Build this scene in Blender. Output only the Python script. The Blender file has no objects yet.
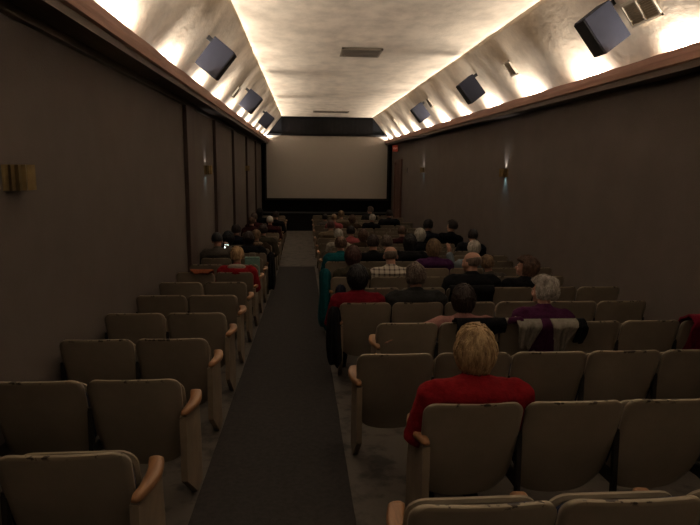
import bpy, math, random
from mathutils import Vector, Matrix, noise
PI = math.pi
C = bpy.context.scene.collection
random.seed(7)
CAM_Z = 1.78
SLOPE, FLAT = .055, 15.3
XL, XR, YB, YE = -1.75, 3.73, -6.0, 25.0

def fz(y):
    return -SLOPE * min(y, FLAT)

# ------------------------------------------------------------------ materials
def mat(name, col, rough=.7, metal=0., noise_amt=0., scale=8., col2=None, bump=0., bscale=60., stretch=(1, 1, 1), emit=None, estr=0., spec=.3, contrast=(.35, .65), rnd=0., coord='Object'):
    m = bpy.data.materials.new(name); m.use_nodes = True
    nt = m.node_tree; N = nt.nodes; L = nt.links
    b = N['Principled BSDF']
    b.inputs['Base Color'].default_value = (*col, 1); b.inputs['Roughness'].default_value = rough
    b.inputs['Metallic'].default_value = metal; b.inputs['Specular IOR Level'].default_value = spec
    tc = N.new('ShaderNodeTexCoord'); mp = N.new('ShaderNodeMapping'); mp.inputs['Scale'].default_value = stretch
    L.new(tc.outputs[coord], mp.inputs['Vector'])
    out = None
    if noise_amt or col2:
        nz = N.new('ShaderNodeTexNoise'); nz.inputs['Scale'].default_value = scale; nz.inputs['Detail'].default_value = 6
        nz.inputs['Roughness'].default_value = .6
        L.new(mp.outputs['Vector'], nz.inputs['Vector'])
        rp = N.new('ShaderNodeValToRGB')
        rp.color_ramp.elements[0].position = contrast[0]; rp.color_ramp.elements[1].position = contrast[1]
        c2 = col2 or tuple(c * (1 - noise_amt) for c in col)
        rp.color_ramp.elements[0].color = (*c2, 1); rp.color_ramp.elements[1].color = (*col, 1)
        L.new(nz.outputs['Fac'], rp.inputs['Fac']); out = rp.outputs['Color']
    if rnd:
        oi = N.new('ShaderNodeObjectInfo'); hs = N.new('ShaderNodeHueSaturation')
        mr = N.new('ShaderNodeMapRange'); mr.inputs['To Min'].default_value = 1 - rnd; mr.inputs['To Max'].default_value = 1 + rnd
        L.new(oi.outputs['Random'], mr.inputs['Value']); L.new(mr.outputs['Result'], hs.inputs['Value'])
        if out: L.new(out, hs.inputs['Color'])
        else: hs.inputs['Color'].default_value = (*col, 1)
        out = hs.outputs['Color']
    if out: L.new(out, b.inputs['Base Color'])
    if bump:
        n2 = N.new('ShaderNodeTexNoise'); n2.inputs['Scale'].default_value = bscale; n2.inputs['Detail'].default_value = 4
        L.new(mp.outputs['Vector'], n2.inputs['Vector'])
        bp = N.new('ShaderNodeBump'); bp.inputs['Strength'].default_value = bump; bp.inputs['Distance'].default_value = .01
        L.new(n2.outputs['Fac'], bp.inputs['Height']); L.new(bp.outputs['Normal'], b.inputs['Normal'])
    if emit:
        b.inputs['Emission Color'].default_value = (*emit, 1); b.inputs['Emission Strength'].default_value = estr
    return m

def S(r, g, b):           # sRGB 0-255 to linear
    f = lambda c: (c / 255) / 12.92 if c <= 10 else ((c / 255 + .055) / 1.055) ** 2.4
    return (f(r), f(g), f(b))

M = {}
M['wall'] = mat('wall_fabric', (.112, .093, .083), .95, noise_amt=.10, scale=2.2, bump=.35, bscale=90, spec=.1)
M['wall_dark'] = mat('dark_back_wall', (.05, .04, .035), .95, noise_amt=.2, scale=3)
M['plaster'] = mat('swirled_plaster', (.68, .58, .46), .85, scale=2.6, col2=(.50, .42, .33), bump=.4, bscale=14, spec=.15, contrast=(.34, .62), stretch=(1.2, .8, 1))
M['black'] = mat('black_drape', (.0045, .0045, .006), .95, noise_amt=.3, scale=10)
M['screen'] = mat('screen_cloth', (.33, .30, .27), .9, noise_amt=.04, scale=1.0)
M['fascia'] = mat('reddish_wood', (.36, .19, .135), .6, scale=3, col2=(.24, .125, .09), stretch=(8, .5, 8), bump=.2, bscale=20)
M['soffit'] = mat('dark_wood_moulding', (.11, .08, .065), .7, noise_amt=.3, scale=3, stretch=(6, .4, 6))
M['pilaster'] = mat('dark_pilaster_wood', (.055, .034, .027), .7, noise_amt=.3, scale=5, stretch=(6, 6, .4))
M['concrete'] = mat('worn_painted_concrete', (.095, .083, .072), .75, scale=5, col2=(.042, .037, .034), bump=.2, bscale=25, contrast=(.38, .5))
M['carpet'] = mat('charcoal_carpet', (.045, .042, .041), 1., noise_amt=.25, scale=30, bump=.6, bscale=150, spec=.05)
M['wood'] = mat('varnished_arm_wood', (.30, .15, .065), .42, scale=6, col2=(.20, .095, .042), stretch=(10, 1, 4), spec=.5)
M['panel'] = mat('beige_end_panel', (.20, .155, .11), .6, noise_amt=.25, scale=6, bump=.1, rnd=.08)
M['pad'] = mat('navy_upholstery', (.022, .032, .075), .85, noise_amt=.3, scale=40, bump=.3, bscale=200)
M['iron'] = mat('black_iron', (.02, .018, .017), .5, metal=.3, noise_amt=.2)
M['pan'] = mat('beige_seat_pan', (.30, .25, .18), .5, noise_amt=.2, scale=7)
M['brass'] = mat('dull_brass', (.22, .155, .07), .45, metal=.7, noise_amt=.3, scale=12)
M['speaker'] = mat('slate_speaker_box', (.030, .031, .043), .8, noise_amt=.15, scale=5, spec=.12)
M['grille'] = mat('black_speaker_grille', (.014, .013, .014), .9, noise_amt=.3, scale=150)
M['vent'] = mat('cream_metal_vent', (.55, .48, .38), .5, noise_amt=.1)
M['ventd'] = mat('grey_vent_slats', (.34, .29, .21), .6, noise_amt=.2)
M['ventb'] = mat('bronze_vent', (.22, .17, .12), .6, noise_amt=.2)
M['door'] = mat('red_brown_door', (.085, .038, .028), .6, noise_amt=.25, scale=4, stretch=(5, 5, .5))
M['exit_red'] = mat('lit_red_exit', (.12, .015, .01), .5, emit=(1., .12, .05), estr=.07, noise_amt=.05)
M['letters'] = mat('lit_exit_letters', (.8, .7, .6), .5, emit=(1, .7, .5), estr=.15, noise_amt=.05)
M['bulb'] = mat('sconce_lamp', (.8, .9, .9), .5, emit=(.8, 1., .95), estr=1.0, noise_amt=.02)
M['phone_lit'] = mat('phone_display', (.5, .6, .6), .4, emit=(.80, 1, .95), estr=3.0, noise_amt=.02)
M['skin'] = mat('skin', (.33, .18, .13), .6, noise_amt=.12, scale=14)
M['shoe'] = mat('dark_shoe', (.02, .017, .015), .5, noise_amt=.2)
M['eye'] = mat('eye_white', (.6, .58, .55), .3, noise_amt=.05)

# seat back paint: beige with chips that follow the top edge
def seat_paint():
    m = mat('chipped_beige_paint', (.205, .170, .128), .5, scale=3.5, col2=(.165, .136, .101), bump=.08, bscale=40, rnd=.12, spec=.35)
    nt = m.node_tree; N = nt.nodes; L = nt.links; b = N['Principled BSDF']
    src = b.inputs['Base Color'].links[0].from_socket
    tc = N.new('ShaderNodeTexCoord'); sx = N.new('ShaderNodeSeparateXYZ'); L.new(tc.outputs['Generated'], sx.inputs[0])
    oi = N.new('ShaderNodeObjectInfo'); ad = N.new('ShaderNodeVectorMath'); ad.operation = 'MULTIPLY_ADD'
    cb = N.new('ShaderNodeCombineXYZ'); L.new(oi.outputs['Random'], cb.inputs[0]); L.new(oi.outputs['Random'], cb.inputs[1])
    ad.inputs[1].default_value = (37, 37, 37); L.new(cb.outputs[0], ad.inputs[0]); L.new(tc.outputs['Object'], ad.inputs[2])
    nz = N.new('ShaderNodeTexNoise'); nz.inputs['Scale'].default_value = 22; nz.inputs['Detail'].default_value = 5
    L.new(ad.outputs[0], nz.inputs['Vector'])
    # rim mask: worn top rim, painted lighter as an edge catching light, with chips
    r1 = N.new('ShaderNodeMapRange'); r1.inputs['From Min'].default_value = .965; r1.inputs['From Max'].default_value = .99
    L.new(sx.outputs['Z'], r1.inputs['Value'])
    ch = N.new('ShaderNodeMapRange'); ch.inputs['From Min'].default_value = .56; ch.inputs['From Max'].default_value = .6
    L.new(nz.outputs['Fac'], ch.inputs['Value'])
    mu = N.new('ShaderNodeMath'); mu.operation = 'MULTIPLY'; L.new(r1.outputs[0], mu.inputs[0]); L.new(ch.outputs[0], mu.inputs[1])
    mx0 = N.new('ShaderNodeMixRGB'); L.new(r1.outputs[0], mx0.inputs['Fac']); L.new(src, mx0.inputs['Color1']); mx0.inputs['Color2'].default_value = (.30, .25, .18, 1)
    mx = N.new('ShaderNodeMixRGB'); L.new(mu.outputs[0], mx.inputs['Fac']); L.new(mx0.outputs[0], mx.inputs['Color1']); mx.inputs['Color2'].default_value = (.03, .02, .015, 1)
    L.new(mx.outputs[0], b.inputs['Base Color'])
    return m
M['paint'] = seat_paint()

def cloth(name, col, amt=.25, scale=30):
    col = tuple(c * .62 for c in col)
    return mat(name, col, .95, noise_amt=amt, scale=scale, bump=.4, bscale=60, spec=.1)
CL = {
    'red': cloth('red_knit', (.30, .012, .018)), 'crimson': cloth('crimson_knit', (.20, .008, .018)),
    'purple': cloth('plum_fleece', (.085, .018, .065)), 'violet': cloth('violet_knit', (.075, .02, .085)),
    'pink': cloth('dusty_pink_cotton', (.42, .21, .19)), 'rose': cloth('rose_shirt', (.42, .10, .11)),
    'charcoal': cloth('charcoal_wool', (.032, .032, .032)), 'black': cloth('black_cloth', (.010, .010, .012)),
    'navy': cloth('navy_cloth', (.012, .014, .026)), 'teal': cloth('teal_nylon', (.008, .11, .13)),
    'tan': cloth('tan_cotton', (.22, .17, .11)), 'brown': cloth('brown_wool', (.06, .038, .022)),
    'grey': cloth('heather_grey_wool', (.12, .105, .09)), 'maroon': cloth('maroon_wool', (.055, .014, .016)),
    'olive': cloth('olive_wool', (.07, .06, .04)), 'white': cloth('off_white_cotton', (.42, .38, .31)),
    'paleblue': cloth('pale_blue_shirt', (.24, .29, .33)), 'orange': cloth('orange_cloth', (.34, .10, .045)),
    'jean': cloth('dark_trousers', (.02, .022, .03)), 'lightgrey': cloth('light_grey_fleece', (.36, .33, .28)),
    'magenta': cloth('magenta_red_coat', (.22, .008, .03)), 'mint': cloth('mint_paper', (.24, .42, .36)),
}
def plaid():
    m = mat('plaid_shirt', (.42, .38, .31), .95, bump=.2)
    nt = m.node_tree; N = nt.nodes; L = nt.links; b = N['Principled BSDF']
    tc = N.new('ShaderNodeTexCoord'); fac = None
    for dr in ('X', 'Z'):
        w = N.new('ShaderNodeTexWave'); w.bands_direction = dr; w.inputs['Scale'].default_value = 5.5; w.inputs['Distortion'].default_value = .4
        L.new(tc.outputs['Object'], w.inputs['Vector'])
        r = N.new('ShaderNodeMapRange'); r.inputs['From Min'].default_value = .72; r.inputs['From Max'].default_value = .8; r.inputs['To Max'].default_value = .5
        L.new(w.outputs['Fac'], r.inputs['Value'])
        if fac is None: fac = r.outputs[0]
        else:
            a = N.new('ShaderNodeMath'); a.operation = 'ADD'; L.new(fac, a.inputs[0]); L.new(r.outputs[0], a.inputs[1]); fac = a.outputs[0]
    mx = N.new('ShaderNodeMixRGB'); mx.inputs['Color1'].default_value = (.42, .38, .31, 1); mx.inputs['Color2'].default_value = (.07, .05, .05, 1)
    L.new(fac, mx.inputs['Fac']); L.new(mx.outputs[0], b.inputs['Base Color'])
    return m
CL['plaid'] = plaid()

def hairmat(name, c1, c2):
    c1 = tuple(c * .75 for c in c1); c2 = tuple(c * .75 for c in c2)
    return mat(name, c1, .55, scale=7, col2=c2, bump=.5, bscale=30, stretch=(5, 5, 1.2), contrast=(.36, .6), spec=.35)
HM = {
    'blond': hairmat('blond_hair', (.60, .42, .22), (.22, .13, .06)), 'silver': hairmat('silver_hair', (.50, .46, .41), (.20, .17, .15)),
    'dark': hairmat('dark_brown_hair', (.040, .022, .017), (.015, .009, .008)), 'black': hairmat('black_hair', (.013, .011, .012), (.006, .005, .006)),
    'greybrown': hairmat('grey_brown_hair', (.16, .12, .095), (.07, .05, .04)), 'chestnut': hairmat('chestnut_hair', (.12, .062, .036), (.05, .026, .018)),
    'sandy': hairmat('sandy_hair', (.26, .165, .09), (.12, .075, .045)), 'white': hairmat('white_hair', (.58, .55, .48), (.3, .28, .25)),
    'cap': hairmat('dark_knit_cap', (.02, .02, .022), (.01, .01, .012)), 'auburn': hairmat('auburn_hair', (.10, .042, .035), (.045, .02, .017)),
}

# ------------------------------------------------------------------ mesh helpers
class MB:
    def __init__(s): s.v = []; s.f = []; s.mi = []
    def add(s, vs, fs, mi=0):
        o = len(s.v); s.v += [tuple(v) for v in vs]; s.f += [tuple(i + o for i in f) for f in fs]; s.mi += [mi] * len(fs)
        return s
    def box(s, x0, x1, y0, y1, z0, z1, mi=0, T=None):
        vs = [Vector(p) for p in ((x0, y0, z0), (x1, y0, z0), (x1, y1, z0), (x0, y1, z0), (x0, y0, z1), (x1, y0, z1), (x1, y1, z1), (x0, y1, z1))]
        if T: vs = [T @ v for v in vs]
        return s.add(vs, [(0, 3, 2, 1), (4, 5, 6, 7), (0, 1, 5, 4), (1, 2, 6, 5), (2, 3, 7, 6), (3, 0, 4, 7)], mi)
    def loft(s, rings, closed=True, mi=0):
        n = len(rings[0]); vs = [p for r in rings for p in r]; fs = []
        for i in range(len(rings) - 1):
            for j in range(n):
                k = (j + 1) % n; fs.append((i * n + j, i * n + k, (i + 1) * n + k, (i + 1) * n + j))
        if closed: fs += [tuple(range(n - 1, -1, -1)), tuple((len(rings) - 1) * n + j for j in range(n))]
        return s.add(vs, fs, mi)
    def ell(s, c, r, n=16, m=10, T=None):
        rings = []; c = Vector(c)
        vs = [Vector((0, 0, -r[2]))]
        for i in range(1, m):
            a = PI * i / m - PI / 2
            for j in range(n):
                b = 2 * PI * j / n; vs.append(Vector((r[0] * math.cos(a) * math.cos(b), r[1] * math.cos(a) * math.sin(b), r[2] * math.sin(a))))
        vs.append(Vector((0, 0, r[2])))
        if T: vs = [T @ v for v in vs]
        vs = [v + c for v in vs]; fs = []
        for j in range(n): fs.append((0, 1 + (j + 1) % n, 1 + j))
        for i in range(m - 2):
            for j in range(n):
                k = (j + 1) % n; fs.append((1 + i * n + j, 1 + i * n + k, 1 + (i + 1) * n + k, 1 + (i + 1) * n + j))
        e = len(vs) - 1; o = 1 + (m - 2) * n
        for j in range(n): fs.append((o + j, o + (j + 1) % n, e))
        return s.add(vs, fs)
    def limb(s, pts, rad, n=12):
        """tapered tube with rounded ends through points"""
        pts = [Vector(p) for p in pts]
        up = Vector((0.13, .21, 1)).normalized(); rings = []
        P = [pts[0] - (pts[1] - pts[0]).normalized() * rad[0] * .7] + pts + [pts[-1] + (pts[-1] - pts[-2]).normalized() * rad[-1] * .7]
        R = [rad[0] * .45] + list(rad) + [rad[-1] * .45]
        for i, p in enumerate(P):
            d = (P[min(i + 1, len(P) - 1)] - P[max(i - 1, 0)]).normalized()
            a = d.cross(up)
            if a.length < .05: a = d.cross(Vector((1, 0, 0)))
            a.normalize(); b = d.cross(a)
            rr = R[i] if not isinstance(R[i], tuple) else R[i][0]
            rings.append([p + (a * math.cos(t) + b * math.sin(t)) * rr for t in [2 * PI * j / n for j in range(n)]])
        return s.loft(rings)
    def mesh(s, name, mats=(), smooth=True):
        me = bpy.data.meshes.new(name); me.from_pydata(s.v, [], s.f); me.update()
        for m in mats: me.materials.append(m)
        for i, p in enumerate(me.polygons): p.use_smooth = smooth; p.material_index = s.mi[i] if len(mats) > 1 else 0
        return me

def link(name, me, parent=None, loc=None):
    o = bpy.data.objects.new(name, me); C.objects.link(o)
    if parent: o.parent = parent
    if loc: o.location = loc
    return o
def obj(name, mb, m, parent=None, smooth=False, bevel=0, loc=None):
    me = mb.mesh(name, m if isinstance(m, (list, tuple)) else [m], smooth)
    o = link(name, me, parent, loc)
    if bevel:
        b = o.modifiers.new('bevel', 'BEVEL'); b.width = bevel; b.segments = 2; b.limit_method = 'ANGLE'
    return o
def tag(o, label, cat, group=None):
    o['label'] = label; o['category'] = cat
    if group: o['group'] = group
    return o
def struct(o):
    o['kind'] = 'structure'; return o
def thing(name, label, cat, loc=(0, 0, 0), rz=0, group=None):
    o = bpy.data.objects.new(name, None); C.objects.link(o); o.empty_display_size = .1
    o.location = loc; o.rotation_euler = (0, 0, rz)
    return tag(o, label, cat, group)
def dup(root):
    r = root.copy(); C.objects.link(r)
    for ch in root.children:
        c = ch.copy(); C.objects.link(c); c.parent = r
        for g in ch.children:
            d = g.copy(); C.objects.link(d); d.parent = c
    return r
def remesh(mb, voxel, smooth=4, name='body'):
    me = mb.mesh(name); o = bpy.data.objects.new(name, me); C.objects.link(o)
    r = o.modifiers.new('r', 'REMESH'); r.mode = 'VOXEL'; r.voxel_size = voxel; r.use_smooth_shade = True
    s = o.modifiers.new('s', 'SMOOTH'); s.iterations = smooth; s.factor = .5
    dg = bpy.context.evaluated_depsgraph_get(); dg.update()
    out = bpy.data.meshes.new_from_object(o.evaluated_get(dg))
    bpy.data.objects.remove(o); out.name = name
    for p in out.polygons: p.use_smooth = True
    return out

# ------------------------------------------------------------------ room shell
def slab(name, pts, m):      # closed polygon slab in plan: list of (x0,x1,y0,y1,ztop,thickness)
    mb = MB()
    for a in pts: mb.box(*a)
    return struct(obj(name, mb, m))
# floor: sloped run then flat
mb = MB()
fx0, fx1 = XL - .2, XR + .2
mb.add([(fx0, YB - .2, fz(YB - .2)), (fx1, YB - .2, fz(YB - .2)), (fx1, FLAT, fz(FLAT)), (fx0, FLAT, fz(FLAT)), (fx1, YE + .2, fz(YE)), (fx0, YE + .2, fz(YE)),
        (fx0, YB - .2, -1.2), (fx1, YB - .2, -1.2), (fx1, YE + .2, -1.2), (fx0, YE + .2, -1.2)],
       [(0, 1, 2, 3), (3, 2, 4, 5), (6, 9, 8, 7), (0, 6, 7, 1), (4, 8, 9, 5), (0, 3, 5, 9, 6), (1, 7, 8, 4, 2)])
struct(obj('floor', mb, M['concrete']))
WT = CAM_Z + .95      # wall top (soffit)
def wall(name, x0, x1, y0, y1, z1, m):
    return struct(obj(name, MB().box(x0, x1, y0, y1, -1.1, z1), m))
wall('wall_left', XL - .2, XL, YB, YE, WT + .1, M['wall'])
wall('wall_right', XR, XR + .2, YB, YE, WT + .1, M['wall'])
wall('wall_back', XL - .2, XR + .2, YB - .2, YB, 4.1, M['wall'])
wall('wall_front', XL - .2, XR + .2, YE, YE + .2, 4.1, M['black'])

CZ = CAM_Z + 2.02; CXL, CXR = -.89, 2.88
def wav(x, y):
    # hand trowelled plaster: transverse sags at the lath joints plus broad unevenness
    s = 0
    for yy in (6.6, 10.9, 15.4, 19.8):
        d = y - yy
        s += .02 * math.exp(-(d / .22) ** 2) if d < 0 else .02 * math.exp(-(d / 1.8) ** 2)
    s *= .45 + .55 * (.5 + .5 * math.cos((x - .2) * .9))
    return -s + .010 * noise.noise(Vector((x * .5, y * .33, 3)))
def grid(fn, nu, nv):
    vs = [fn(i / nu, j / nv) for j in range(nv + 1) for i in range(nu + 1)]
    fs = [(j * (nu + 1) + i, j * (nu + 1) + i + 1, (j + 1) * (nu + 1) + i + 1, (j + 1) * (nu + 1) + i) for j in range(nv) for i in range(nu)]
    return vs, fs
def ceil_pt(u, v):
    x = CXL + (CXR - CXL) * u; y = YB + (YE - YB) * v
    e = min(1, min(u, 1 - u) * 8)
    return (x + .02 * noise.noise(Vector((0, y * .5, 9))) * (1 - e), y, CZ + wav(x, y) * (.35 + .65 * e))
vs, fs = grid(ceil_pt, 40, 260)
me = MB().add(vs, [f[::-1] for f in fs]); o = struct(obj('ceiling', me, M['plaster'], smooth=True))
sm = o.modifiers.new('thickness', 'SOLIDIFY'); sm.thickness = .12; sm.offset = -1
def cove(name, side):
    xw, xc = (XL, CXL) if side < 0 else (XR, CXR)
    def fn(u, v):
        y = YB + (YE - YB) * v
        top = Vector(ceil_pt(0 if side < 0 else 1, v)); bot = Vector((xw, y, WT + .02))
        p = bot.lerp(top, u)
        n = Vector((-side * .77, 0, -.64))
        a = math.sin(PI * u) ** .6
        k = .030 * noise.noise(Vector((u * .8 + side * 5, y * 1.15, 0))) + .011 * noise.noise(Vector((u * 2, y * 3.4, side * 7)))
        return p + n * k * a
    vs, fs = grid(fn, 24, 520)
    if side > 0: fs = [f[::-1] for f in fs]
    o = struct(obj(name, MB().add(vs, [f[::-1] for f in fs]), M['plaster'], smooth=True))
    s = o.modifiers.new('thickness', 'SOLIDIFY'); s.thickness = .1; s.offset = -1
cove('ceiling_cove_left', -1); cove('ceiling_cove_right', 1)

# light trough: fascia board, soffit, small moulding
for nm, s, xw in (('left', 1, XL), ('right', -1, XR)):
    xf = xw + s * .31
    n = 240
    rings = []
    for i in range(n + 1):
        y = YB + (YE - YB) * i / n
        w = .010 * noise.noise(Vector((xw, y * 1.1, 0))) + .005 * noise.noise(Vector((xw, y * 4, 2)))
        z0 = WT; z1 = WT + .145 + w
        a, b = xf, xf + s * .03
        rings.append([Vector((a, y, z0)), Vector((b, y, z0 + .01)), Vector((b + s * .006, y, (z0 + z1) / 2)), Vector((b, y, z1 - .008)), Vector((a, y, z1))])
    mb = MB(); mb.loft(rings)
    struct(obj('trim_' + ('1' if nm == 'left' else '2'), mb, M['fascia'], smooth=False))
    mb = MB(); mb.box(min(xw, xf), max(xw, xf), YB, YE, WT - .03, WT)
    if nm == 'left':
        a = xw + s * .05; mb.box(min(xw, a), max(xw, a), YB, YE, WT - .09, WT - .03)
    a = xf + s * .005; b = xf - s * .06; mb.box(min(a, b), max(a, b), YB, YE, WT - .06, WT - .03)
    struct(obj('trim_' + ('3' if nm == 'left' else '4'), mb, M['soffit']))
# pilasters on the left wall
for i, y in enumerate((9.2, 12.05, 15.1, 18.5, 21.9)):
    mb = MB(); w = .6
    mb.box(XL, XL + .06, y - w / 2, y + w / 2, fz(y) - .02, WT - .09)
    mb.box(XL, XL + .085, y - w / 2 - .02, y + w / 2 + .02, fz(y) - .02, fz(y) + .2)
    struct(obj('trim_%d' % (5 + i), mb, M['pilaster'], bevel=.006))
# the wall fabric seam on the right: shallow battens
# ------------------------------------------------------------------ screen end
t = thing('projection_screen', 'large blank off-white cinema screen on the black end wall', 'screen', ((-1.52 + 3.50) / 2, YE - .25, CAM_Z - 1.33))
mb = MB().box(-2.51, 2.51, 0, .03, 0, 2.56); obj('screen_surface', mb, M['screen'], t)
mb = MB()
for a in ((-2.60, 2.60, -.02, .05, -.10, 0), (-2.60, 2.60, -.02, .05, 2.56, 2.64), (-2.60, -2.51, -.02, .05, 0, 2.56), (2.51, 2.60, -.02, .05, 0, 2.56)): mb.box(*a)
obj('masking_frame', mb, M['black'], t)
mb = MB().box(-2.5, 2.5, .05, .13, .1, 2.5); obj('backing_frame', mb, M['black'], t)
# masking drapes behind/around the screen: pleated
mb = MB(); n = 220; top = []; r0 = []; r1 = []
pl = [(XL + .02 + (XR - XL - .04) * i / n, YE - .08 + .003 * math.sin(i * .9)) for i in range(n + 1)]
vs = [(x, y, fz(YE) + .7) for x, y in pl] + [(x, y, (WT + .02 + min(1.0, max(0, min((x - XL) / .86, (XR - x) / .85)) * 1.02) - .04)) for x, y in pl]
mb.add(vs, [(i, i + 1, n + 2 + i, n + 1 + i) for i in range(n)])
o = obj('masking_drape', mb, M['black'], smooth=True); sd = o.modifiers.new('t', 'SOLIDIFY'); sd.thickness = .01
tag(o, 'pleated black masking drape filling the end wall around the screen', 'curtain')
mb = MB().box(XL, XR, YE - 1.0, YE, fz(YE) - .01, fz(YE) + .72); mb.box(XL, XR, YE - 1.06, YE - 1.0, fz(YE) + .66, fz(YE) + .72)
struct(obj('stage', mb, M['black']))

# ------------------------------------------------------------------ door, exit sign, plate on right wall
def door():
    y0, y1, zb, zt = 22.35, 23.75, fz(23), CAM_Z + .18
    mb = MB()
    mb.box(XR - .07, XR, y0 - .12, y0, zb, zt + .12); mb.box(XR - .07, XR, y1, y1 + .12, zb, zt + .12); mb.box(XR - .07, XR, y0, y1, zt, zt + .12)
    f = struct(obj('door_1', mb, M['door'], bevel=.006))
    mb = MB().box(XR - .03, XR, y0, y1, zb, zt)
    for a in (zb + .15, zb + 1.45):
        mb.box(XR - .045, XR - .03, y0 + .15, y1 - .15, a, a + 1.1)
    obj('door_leaf', mb, M['door'], f)
    mb = MB().limb([(XR - .06, y0 + .1, zb + 1.0), (XR - .06, y0 + .2, zb + 1.0)], [.014, .014]); obj('door_handle', mb, M['brass'], f, smooth=True)
door()
t = thing('exit_sign', 'small glowing red EXIT sign above the side door by the screen', 'sign', (XR, 23.35, CAM_Z + .60))
mb = MB().box(-.22, -.015, -.06, .06, 0, .24); obj('sign_box', mb, M['exit_red'], t, bevel=.008)
mb = MB().box(-.03, 0, -.08, .08, .03, .21); obj('wall_bracket', mb, M['iron'], t)
cu = bpy.data.curves.new('exit_letters', 'FONT'); cu.body = 'EXIT'; cu.size = .085; cu.extrude = .003; cu.align_x = 'CENTER'; cu.align_y = 'CENTER'
cu.materials.append(M['letters'])
o = bpy.data.objects.new('exit_letters', cu); C.objects.link(o)
dg = bpy.context.evaluated_depsgraph_get(); dg.update(); me_ = bpy.data.meshes.new_from_object(o.evaluated_get(dg)); bpy.data.objects.remove(o)
o = link('exit_letters', me_, t); o.location = (-.118, -.064, .12); o.rotation_euler = (PI / 2, 0, 0)
t = thing('switch_plate', 'small dark switch plate on the right wall near the side door', 'switch', (XR, 21.2, CAM_Z - .12))
obj('plate', MB().box(-.02, 0, -.07, .07, -.09, .09), M['iron'], t, bevel=.004)
obj('toggle', MB().box(-.035, -.02, -.01, .01, -.02, .02), M['brass'], t)

# ------------------------------------------------------------------ sconces
def sconce(y, side, lit, label):
    xw = XL if side < 0 else XR; s = -side      # s points into the room
    t = thing('wall_sconce', label, 'wall lamp', (xw, y, CAM_Z - .085), 0, None); t.scale = (.9, .88, .95)
    # zigzag fluted front
    n = 18; pts = []
    for i in range(n + 1):
        a_ = -PI / 2 + PI * i / n; q_ = 1.0 if i % 2 == 0 else .86; pts.append((s * (.012 + .125 * q_ * math.cos(a_)), .145 * q_ * math.sin(a_)))
    outer = [(s * .003, -.15)] + pts + [(s * .003, .15)]
    inner = [(s * .004, -.13)] + [(s * .004 + (x - s * .004) * .9, yy * .9) for x, yy in pts] + [(s * .004, .13)]
    m = len(outer); vs = [(x, yy, z) for z in (-.08, .08) for x, yy in outer] + [(x, yy, z) for z in (-.08, .08) for x, yy in inner]
    fs = []
    for i in range(m - 1):
        fs += [(i, i + 1, m + i + 1, m + i), (2 * m + i, 3 * m + i, 3 * m + i + 1, 2 * m + i + 1),
               (m + i, m + i + 1, 3 * m + i + 1, 3 * m + i), (i, 2 * m + i, 2 * m + i + 1, i + 1)]
    fs += [(0, m, 3 * m, 2 * m), (m - 1, 3 * m - 1, 4 * m - 1, 2 * m - 1)]
    obj('shade', MB().add(vs, fs), M['brass'], t)
    obj('back_plate', MB().box(min(0, s * .012), max(0, s * .012), -.06, .06, -.06, .06), M['brass'], t, bevel=.003)
    mb = MB().ell((s * .045, 0, 0), (.018, .018, .03)); obj('bulb', mb, M['bulb'] if lit else M['vent'], t, smooth=True)
    if lit:
        for dz, col, e in ((.05, (1, .95, .88), 5 * lit), (-.05, (.5, .9, 1), 3 * lit)):
            ld = bpy.data.lights.new('sconce_light', 'SPOT'); ld.energy = e; ld.color = col; ld.shadow_soft_size = .015; ld.spot_size = 1.5; ld.spot_blend = .8
            lo = bpy.data.objects.new('sconce_light', ld); C.objects.link(lo); lo.parent = t
            lo.location = (s * .045, 0, dz); lo.rotation_euler = (PI if dz > 0 else 0, 0, 0)
sconce(3.72, -1, 0, 'unlit fluted brass sconce on the long bare left wall near the camera')
sconce(10.75, -1, 1.0, 'lit fluted brass sconce between the first two left pilasters')
sconce(18.15, -1, 0, 'unlit fluted brass sconce far down the left wall beside a pilaster')
sconce(10.7, 1, 1.6, 'lit fluted brass sconce nearest the camera on the right wall')
sconce(18.2, 1, 1.6, 'lit fluted brass sconce farther down the right wall toward the door')

# ------------------------------------------------------------------ speakers on the coves
def slope_frame(side, y, t, off):
    xw, xc = (XL, CXL) if side < 0 else (XR, CXR)
    p = Vector((xw, y, WT + .05)).lerp(Vector((xc, y, CZ)), t)
    d = (Vector((xw, 0, WT)) - Vector((xc, 0, CZ))).normalized()          # down the slope
    n = Vector((-side * -d.z, 0, 0)); n = Vector((-side * abs(d.z), 0, -abs(d.x)))   # into the room
    Rm = Matrix((d, Vector((0, 1, 0)), n)).transposed().to_4x4()
    return Matrix.Translation(p + n * off) @ Rm
ords = ['nearest the camera', 'second from the camera', 'farthest from the camera']
def speaker(side, y, t, i, tilt=0):
    nm = 'left' if side < 0 else 'right'
    T = slope_frame(side, y, t, .10)
    r = thing('wall_speaker', 'slate grey box speaker on the %s sloping cove, %s' % (nm, ords[i]), 'speaker', group=None)
    r.matrix_world = T @ Matrix.Rotation(tilt, 4, 'Z') @ Matrix.Scale(.93, 4)
    # tapered cabinet: wider at the back than at the baffle
    a = .225; h = .135
    vs = [(-a, -h, 0), (a, -h, 0), (a, h, 0), (-a, h, 0), (-a, -h * .9, .33), (a, -h * .9, .33), (a, h * .9, .33), (-a, h * .9, .33)]
    obj('cabinet', MB().add(vs, [(0, 3, 2, 1), (4, 5, 6, 7), (0, 1, 5, 4), (1, 2, 6, 5), (2, 3, 7, 6), (3, 0, 4, 7)]), M['speaker'], r, bevel=.008)
    obj('grille', MB().box(-a + .01, a - .01, -h * .87, h * .87, .331, .345), M['grille'], r, bevel=.005)
    mb = MB().box(-.19, -.13, -.03, .03, -.10, 0)
    obj('bracket', mb, M['iron'], r)
speaker(1, 6.1, .56, 0); speaker(1, 10.9, .56, 1); speaker(1, 15.6, .56, 2)
speaker(-1, 8.0, .50, 0); speaker(-1, 13.1, .50, 1); speaker(-1, 18.3, .50, 2)

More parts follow.
